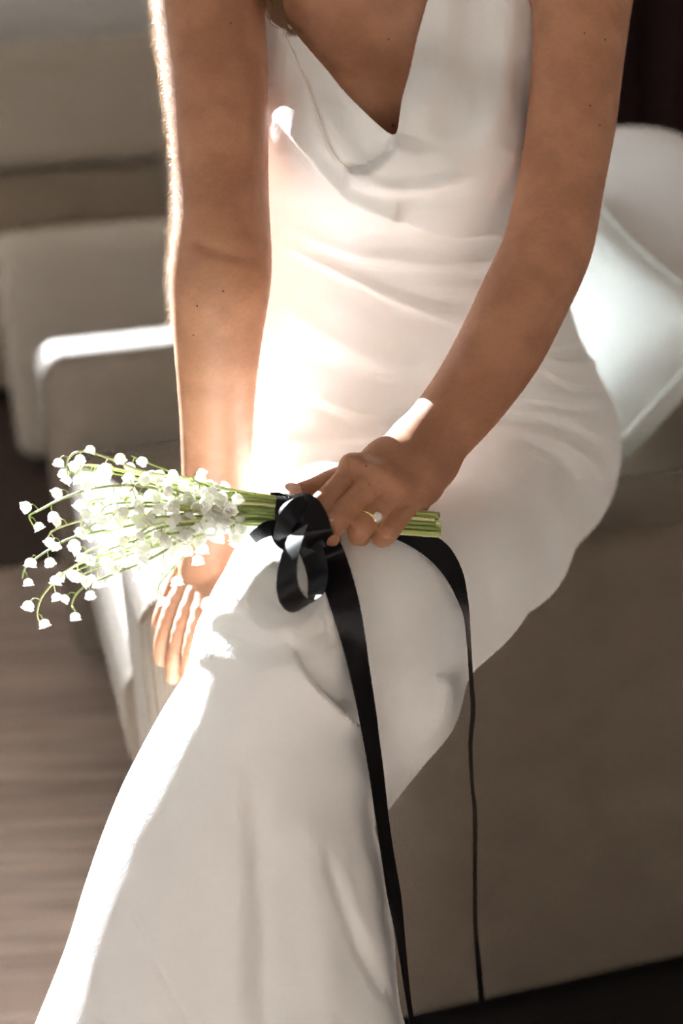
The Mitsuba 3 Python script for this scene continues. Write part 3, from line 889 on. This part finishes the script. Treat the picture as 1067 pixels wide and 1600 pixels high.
for i in sel:
    p, n_ = V[i], nrm[i]
    dr_ = unit(n_ * 0.5 + np.array([0, 0, -0.7]) + hr.normal(0, 0.25, 3))
    L = hr.uniform(0.003, 0.0085)
    fz.append(tube(np.array([p - n_ * 0.0003, p + n_ * L * 0.30 + dr_ * L * 0.25, p + n_ * L * 0.40 + dr_ * L * 0.8]), [0.00013, 0.00010, 0.00004], 3, caps=False))
add('person__arm_hair', cat(fz), 'vellus', label='fine downy arm hair', kind='stuff', smooth=True)

# ------------------------------------------------------------------ the ring
fq = catmull(FING[2], 41)
fp = np.array([W(a, b, d) for a, b, d, _ in fq])
ri = 16
rc, ax = fp[ri], unit(fp[ri + 2] - fp[ri - 2])
out = unit(np.cross(ax, np.cross(W(600, 806, 1.08) - rc, ax)))
side = np.cross(ax, out)
rr = fq[ri, 3] + 0.0008
ang = np.linspace(0, 2 * np.pi, 65)
tag('ring', 'gold engagement ring with a round diamond on her ring finger', 'ring')
add('ring__band', tube(rc + rr * (np.cos(ang)[:, None] * out + np.sin(ang)[:, None] * side), 0.0011, 12, caps=False), 'gold', label='slim yellow gold band', smooth=True)
prof = np.array([[0.0, 0.0017], [0.56, 0.0017], [0.80, 0.0012], [1.0, 0.0003], [1.0, 0.0], [0.55, -0.0015], [0.0, -0.0030]])
rs, st = 0.0042, rc + out * (rr + 0.0040)
gv, gf, sg = [], [], 16
for k_, (r_, z_) in enumerate(prof):
    th = np.arange(sg) * 2 * np.pi / sg + (k_ % 2) * np.pi / sg
    gv.append(st + rs * r_ * (np.cos(th)[:, None] * ax + np.sin(th)[:, None] * side) + z_ * out)
gv = trimesh.convex.convex_hull(np.vstack(gv))
add('ring__diamond', gv, 'diamond', label='round brilliant-cut diamond', smooth=False)
for i in range(6):
    th = i * np.pi / 3 + 0.3
    dv = np.cos(th) * ax + np.sin(th) * side
    add(num('ring__prong', i), tube(catmull([st - out * 0.0038, st - out * 0.0015 + dv * rs * 0.8, st + dv * rs * 1.04 + out * 0.0002, st + dv * rs * 0.88 + out * 0.0014], 9), np.linspace(0.0005, 0.00038, 9), 6), 'gold', smooth=True)

# ------------------------------------------------------------------ the bouquet: lily of the valley
br = np.random.default_rng(11)


def bell_mesh(seg=20):
    prof = [(0.10, 0.02), (0.42, -0.05), (0.76, -0.26), (0.96, -0.58), (1.0, -0.90), (0.93, -1.18), (0.90, -1.34), (1.08, -1.50), (1.24, -1.50)]
    th = np.arange(seg) * 2 * np.pi / seg
    v = []
    for k_, (r_, z_) in enumerate(prof):
        lob = max(0, k_ - 5) / 3.0
        w = np.abs(np.cos(3 * th))
        r2 = r_ * (1 - 0.18 * lob * (1 - w))
        z2 = z_ + lob * 0.16 * (1 - w) + lob * 0.10 * w * (lob > 0.9)
        v.append(np.stack([r2 * np.cos(th), r2 * np.sin(th), z2], 1))
    v = np.vstack(v + [np.array([[0, 0, 0.04]])])
    i, j = np.meshgrid(np.arange(len(prof) - 1), np.arange(seg), indexing='ij')
    q = np.stack([i * seg + j, (i + 1) * seg + j, (i + 1) * seg + (j + 1) % seg, i * seg + (j + 1) % seg], -1).reshape(-1, 4)
    k_ = np.arange(seg)
    return np.asarray(v), np.vstack([q[:, [0, 1, 2]], q[:, [0, 2, 3]], np.stack([k_, (k_ + 1) % seg, k_ * 0 + len(v) - 1], 1)])


BELL = ply(trimesh.Trimesh(*bell_mesh(), process=False), 'petal', True)
BUD = ply(ellipsoid([0, 0, -0.7], np.eye(3) * [0.75, 0.75, 0.85], 2), 'bud_green', True)
EXPL = [  # the racemes that stand clear of the bunch: (pixel x, y, depth) from the neck of the bunch to the tip
    [(345, 762, 1.118), (300, 748, 1.115), (228, 738, 1.108), (176, 718, 1.104), (142, 707, 1.102), (118, 707, 1.102), (105, 722, 1.102), (106, 745, 1.102)],
    [(345, 776, 1.112), (295, 779, 1.105), (250, 765, 1.100), (205, 758, 1.098), (148, 763, 1.098), (100, 778, 1.100), (62, 797, 1.104), (46, 806, 1.106), (52, 822, 1.106)],
    [(345, 795, 1.115), (300, 800, 1.110), (200, 822, 1.105), (120, 838, 1.105), (78, 858, 1.108), (42, 885, 1.110), (34, 904, 1.110)],
    [(345, 800, 1.112), (300, 815, 1.108), (220, 850, 1.104), (130, 878, 1.104), (92, 903, 1.106), (66, 932, 1.108), (58, 958, 1.108), (62, 974, 1.108)],
    [(350, 812, 1.108), (300, 830, 1.102), (255, 862, 1.098), (210, 884, 1.098), (158, 905, 1.100), (125, 922, 1.102), (112, 945, 1.102), (118, 955, 1.102)],
    [(345, 770, 1.125), (300, 752, 1.125), (262, 735, 1.122), (228, 722, 1.120), (205, 712, 1.120)],
    [(345, 785, 1.106), (300, 790, 1.100), (240, 790, 1.096), (180, 800, 1.096), (120, 815, 1.100), (85, 828, 1.102), (74, 840, 1.102)],
    [(350, 818, 1.120), (320, 838, 1.118), (295, 862, 1.116), (268, 890, 1.116), (250, 912, 1.118), (246, 930, 1.118)],
    [(350, 770, 1.105), (330, 762, 1.102), (318, 757, 1.100), (306, 752, 1.100), (300, 745, 1.100)],
]
paths = [list(p) for p in EXPL]
while len(paths) < 31:
    k_ = (len(paths) - 9 + 0.5) / 22 * 2 - 1
    fx = br.uniform(105, 255)
    fy = 797 + k_ * (62 + 0.16 * (270 - fx)) + br.uniform(-9, 9) + (270 - fx) * 0.07
    y0 = 797 + k_ * 29
    d = 1.112 + br.uniform(-0.022, 0.030)
    paths.append([(345, y0, 1.114), (300, y0 + (fy - y0) * 0.24, d), ((fx + 300) / 2, y0 + (fy - y0) * 0.62 - 4, d), (fx + 14, fy, d), (fx - 2, fy + 14, d)])
tag('bouquet', 'bunch of white lily of the valley tied with black satin ribbon, held in her hand', 'bouquet')
nstem = nbell = 0
axis0, axis1 = W(455, 804, 1.121), W(683, 818, 1.128)
for si, p in enumerate(paths):
    th, r_ = si * 2.39996, math.sqrt((si + 0.5) / len(paths))
    b = float(np.clip((p[0][1] - 797) / 29, -1, 1))
    a = math.sqrt(max(0.0, 1 - b * b)) * math.sin(si * 2.4) * 0.95
    end = br.uniform(-10, 2)
    pts = [(688 + end, 820 + b * 18, 1.128 + a * 0.009), (600, 814 + b * 18, 1.126 + a * 0.009), (520, 808 + b * 20, 1.123 + a * 0.009), (458, 803 + b * 23, 1.120 + a * 0.011), (400, 797 + b * 24, 1.117 + a * 0.012)] + p
    cp = catmull(np.array(pts, float), 20 * len(pts))
    P = np.array([W(*q_) for q_ in cp])
    n = len(P)
    rad = np.interp(np.arange(n) / n, [0, 0.35, 0.6, 1], [0.00165, 0.0015, 0.0011, 0.00055])
    pieces = [tube(P, rad, 7)]
    first = 20 * 5 - 9
    seg = np.concatenate([[0], np.cumsum(np.linalg.norm(np.diff(P, axis=0), axis=1))])
    L0, L1 = seg[first], seg[-1]
    nb = int(np.clip((L1 - L0) / 0.0108, 6, 10)) if si >= 9 else int(np.clip((L1 - L0) / 0.0105, 6, 13))
    spots = []
    for bi in range(nb):
        u_ = (bi + 0.55 + br.uniform(-0.2, 0.2)) / nb
        if si < 5:
            u_ = 0.12 + 0.88 * u_
        s_ = L0 + (L1 - L0) * min(u_, 1.0)
        i = int(np.clip(np.searchsorted(seg, s_), 2, n - 2))
        t_ = unit(P[i + 1] - P[i - 1])
        az = (bi % 2) * np.pi + br.uniform(-0.9, 0.9)
        sd = unit(np.cross(t_, [0.2, 0.9, 0.3]))
        up_ = np.cross(sd, t_)
        o_ = unit(math.cos(az) * sd + math.sin(az) * up_ * 0.8 + t_ * 0.5)
        ln = br.uniform(0.005, 0.0095)
        size = br.uniform(0.0045, 0.0055) * (1.0 - 0.18 * u_)
        tip = P[i] + o_ * ln + np.array([0, 0, -0.0012])
        pieces.append(tube(catmull([P[i], P[i] + o_ * ln * 0.55 + np.array([0, 0, 0.0016]), tip], 6), 0.00042, 5))
        down = unit(np.array([0, 0, -1.0]) + o_ * 0.75 + br.normal(0, 0.22, 3))
        spots.append((tip, down, size, br.uniform(0, 6.28)))
    sk_ = num('bouquet__flower_stem', nstem)
    add(sk_, cat(pieces), ('stem_pale', 'stem_green', 'stem_mid')[si % 3], smooth=True)
    for bi, (tip, down, size, rot) in enumerate(spots):
        e1 = unit(np.cross(down, [0.3, 0.5, 0.1]))
        e2 = np.cross(-down, e1)
        c_, s_ = math.cos(rot), math.sin(rot)
        M = np.eye(4)
        M[:3, 0], M[:3, 1], M[:3, 2], M[:3, 3] = (e1 * c_ + e2 * s_) * size, (e2 * c_ - e1 * s_) * size, -down * size, tip
        bud = si in (12, 17) and bi >= len(spots) - 4
        scene[num(sk_ + ('__bud' if bud else '__bell'), bi)] = {**(BUD if bud else BELL), 'to_world': T(M * np.array([0.6, 0.6, 0.6, 1.0]) if bud else M)}
        nbell += 1
    nstem += 1
print('bells', nbell)


# ------------------------------------------------------------------ the black satin ribbon tied round the stems
def at_y(px, py, y):
    r = W(px, py, 1) - C
    return y / r[1]


def ribbon(rows, real, n=80):
    """rows of (pixel x, y, depth, seen half width in pixels, tilt sign): a strip of constant real half width, turned so that it shows that much of it."""
    q = catmull(np.array(rows, float), n)
    cen = np.array([W(a, b, d) for a, b, d, _, _ in q])
    tp = np.gradient(q[:, :2], axis=0)
    tp /= np.linalg.norm(tp, axis=1, keepdims=True) + 1e-9
    pr = tp[:, 1:2] * R + tp[:, :1] * U
    vis = np.clip(q[:, 3] * q[:, 2] / F, 0.0004, real)
    dep = np.sqrt(np.maximum(real**2 - vis**2, 0)) * q[:, 4]
    view = (cen - C) / np.linalg.norm(cen - C, axis=1, keepdims=True)
    return strip(cen, pr * vis[:, None] + view * dep[:, None])


def gd(px, py, off=0.0028):
    o = np.array([W(px + q, py, 1.0) - C for q in (-22, -11, 0, 11, 22)])
    h, r, _ = gt.ray.intersects_location(np.repeat(C[None], len(o), 0), o, multiple_hits=False)
    d = (h - C) @ f0
    return float(d[d > 1.05].min() if off > 0.002 else np.median(d)) - abs(off)


tag('bouquet__ribbon', 'black satin ribbon')
axis = unit(axis1 - axis0)
s1 = unit(np.cross(axis, [0, 0.3, 1.0]))
s2 = np.cross(axis, s1)
ang = np.linspace(0, 2 * np.pi, 60)
for i, (tilt, cx, r_) in enumerate(((0.10, 456, 0.0156), (-0.42, 458, 0.0164))):
    c_ = W(cx, 804, 1.121)
    ax_ = unit(axis + tilt * s1)
    a1 = unit(np.cross(ax_, s2))
    a2 = np.cross(ax_, a1)
    ring_ = c_ + (r_ + 0.0006 * np.sin(3 * ang)[:, None]) * (np.cos(ang)[:, None] * a1 + np.sin(ang)[:, None] * a2)
    add(num('bouquet__ribbon__wrap', i), strip(ring_, np.repeat(ax_[None] * (0.0120 - 0.003 * i), 60, 0)), 'satin_black', smooth=40)
KN = [[(480, 786, 1.082, 15, 0.2), (460, 797, 1.079, 15, -0.2), (446, 818, 1.083, 14, -0.5), (440, 842, 1.095, 12, -0.8), (452, 852, 1.106, 10, -0.9)],
      [(440, 800, 1.100, 8, 0.5), (452, 806, 1.091, 10, 0.3), (466, 812, 1.086, 13, 0.1), (478, 834, 1.083, 18, 0.0), (492, 862, 1.086, 20, 0.0)],
      [(432, 812, 1.104, 8, -.5), (438, 838, 1.099, 13, -.3), (456, 852, 1.098, 12, 0.2), (478, 846, 1.099, 10, 0.4), (492, 826, 1.099, 12, 0.2), (496, 800, 1.101, 12, 0)]]
for i, k_ in enumerate(KN):
    add(num('bouquet__ribbon__knot', i), ribbon(k_, 0.0105, 50), 'satin_black', smooth=40)
vw = unit(W(474, 900, 1.0) - C)
eb, W0 = unit(0.55 * R + 0.80 * vw), unit(0.80 * R - 0.40 * vw + 0.50 * U)
LP = catmull([(0, 0), (.018, -.007), (.038, -.011), (.054, -.009), (.064, -.001), (.064, .010), (.054, .018), (.036, .019), (.016, .012), (.002, .003)], 90)
k0 = W(466, 828, gd(488, 925, 0.001) - 0.026)
add('bouquet__ribbon__loop', strip(k0 - 0.88 * LP[:, :1] * U + 1.35 * LP[:, 1:] * eb, np.repeat(W0[None] * 0.0100, 90, 0)), 'satin_black', smooth=40)
add('bouquet__ribbon__knot_core', ellipsoid(W(468, 815, 1.103), [R * 0.0185, U * 0.0185, vw * 0.0150]), 'satin_black', smooth=True)
ty = W(552, 1000, gd(552, 1000))[1] - 0.004
T1 = [(458, 784, 1.094, 13, 0), (481, 789, 1.080, 17, 0), (494, 812, 1.075, 19, 0), (499, 840, 1.077, 23, 0)] + [(a, b, gd(a, b) - 0.001, w, 0.0) for a, b, w in ((514, 868, 25), (536, 935, 23.5), (551, 995, 19.5))]
for a, b, w in ((562, 1050, 16), (573, 1110, 14), (580, 1155, 12.5), (587, 1200, 11.5), (598, 1285, 10), (607, 1345, 10), (616, 1400, 10.5), (625, 1460, 7), (634, 1530, 4.5), (643, 1595, 3.5), (652, 1650, 3.5)):
    T1.append((a, b, min(at_y(a, b, ty), gd(a, b) - 0.003), w, 1.0))
add('bouquet__ribbon__tail', ribbon(T1, 0.0125, 160), 'satin_black', smooth=40)
T2 = [(a, b, gd(a, b), w, 0.4) for a, b, w in ((606, 826, 10), (648, 840, 15), (684, 862, 18), (708, 895, 14.5), (721, 930, 9))]
ty2 = W(730, 965, gd(728, 960))[1] - 0.006
for a, b, w in ((729, 962, 4.5), (733, 1010, 3), (736, 1060, 3), (739, 1110, 3.5), (735, 1165, 3), (738, 1230, 2.5), (742, 1275, 3), (742, 1380, 3), (743, 1450, 3), (748, 1510, 4), (752, 1560, 4), (751, 1572, 4)):
    T2.append((a, b, at_y(a, b, ty2), w, 0.9))
add('bouquet__ribbon__tail_001', ribbon(T2, 0.0125, 160), 'satin_black', smooth=40)
add('bouquet__ribbon__short_end', ribbon([(436, 826, 1.108, 12, 0.2), (420, 826, 1.106, 12, 0.5), (404, 834, 1.105, 10, 0.8), (394, 842, 1.106, 9, 0.9)], 0.0105, 20), 'satin_black', smooth=40)
add('bouquet__ribbon__short_end_001', ribbon([(450, 782, 1.118, 6, 0.5), (436, 776, 1.122, 6, 0.7), (422, 775, 1.124, 5, 0.9)], 0.008, 16), 'satin_black', smooth=40)
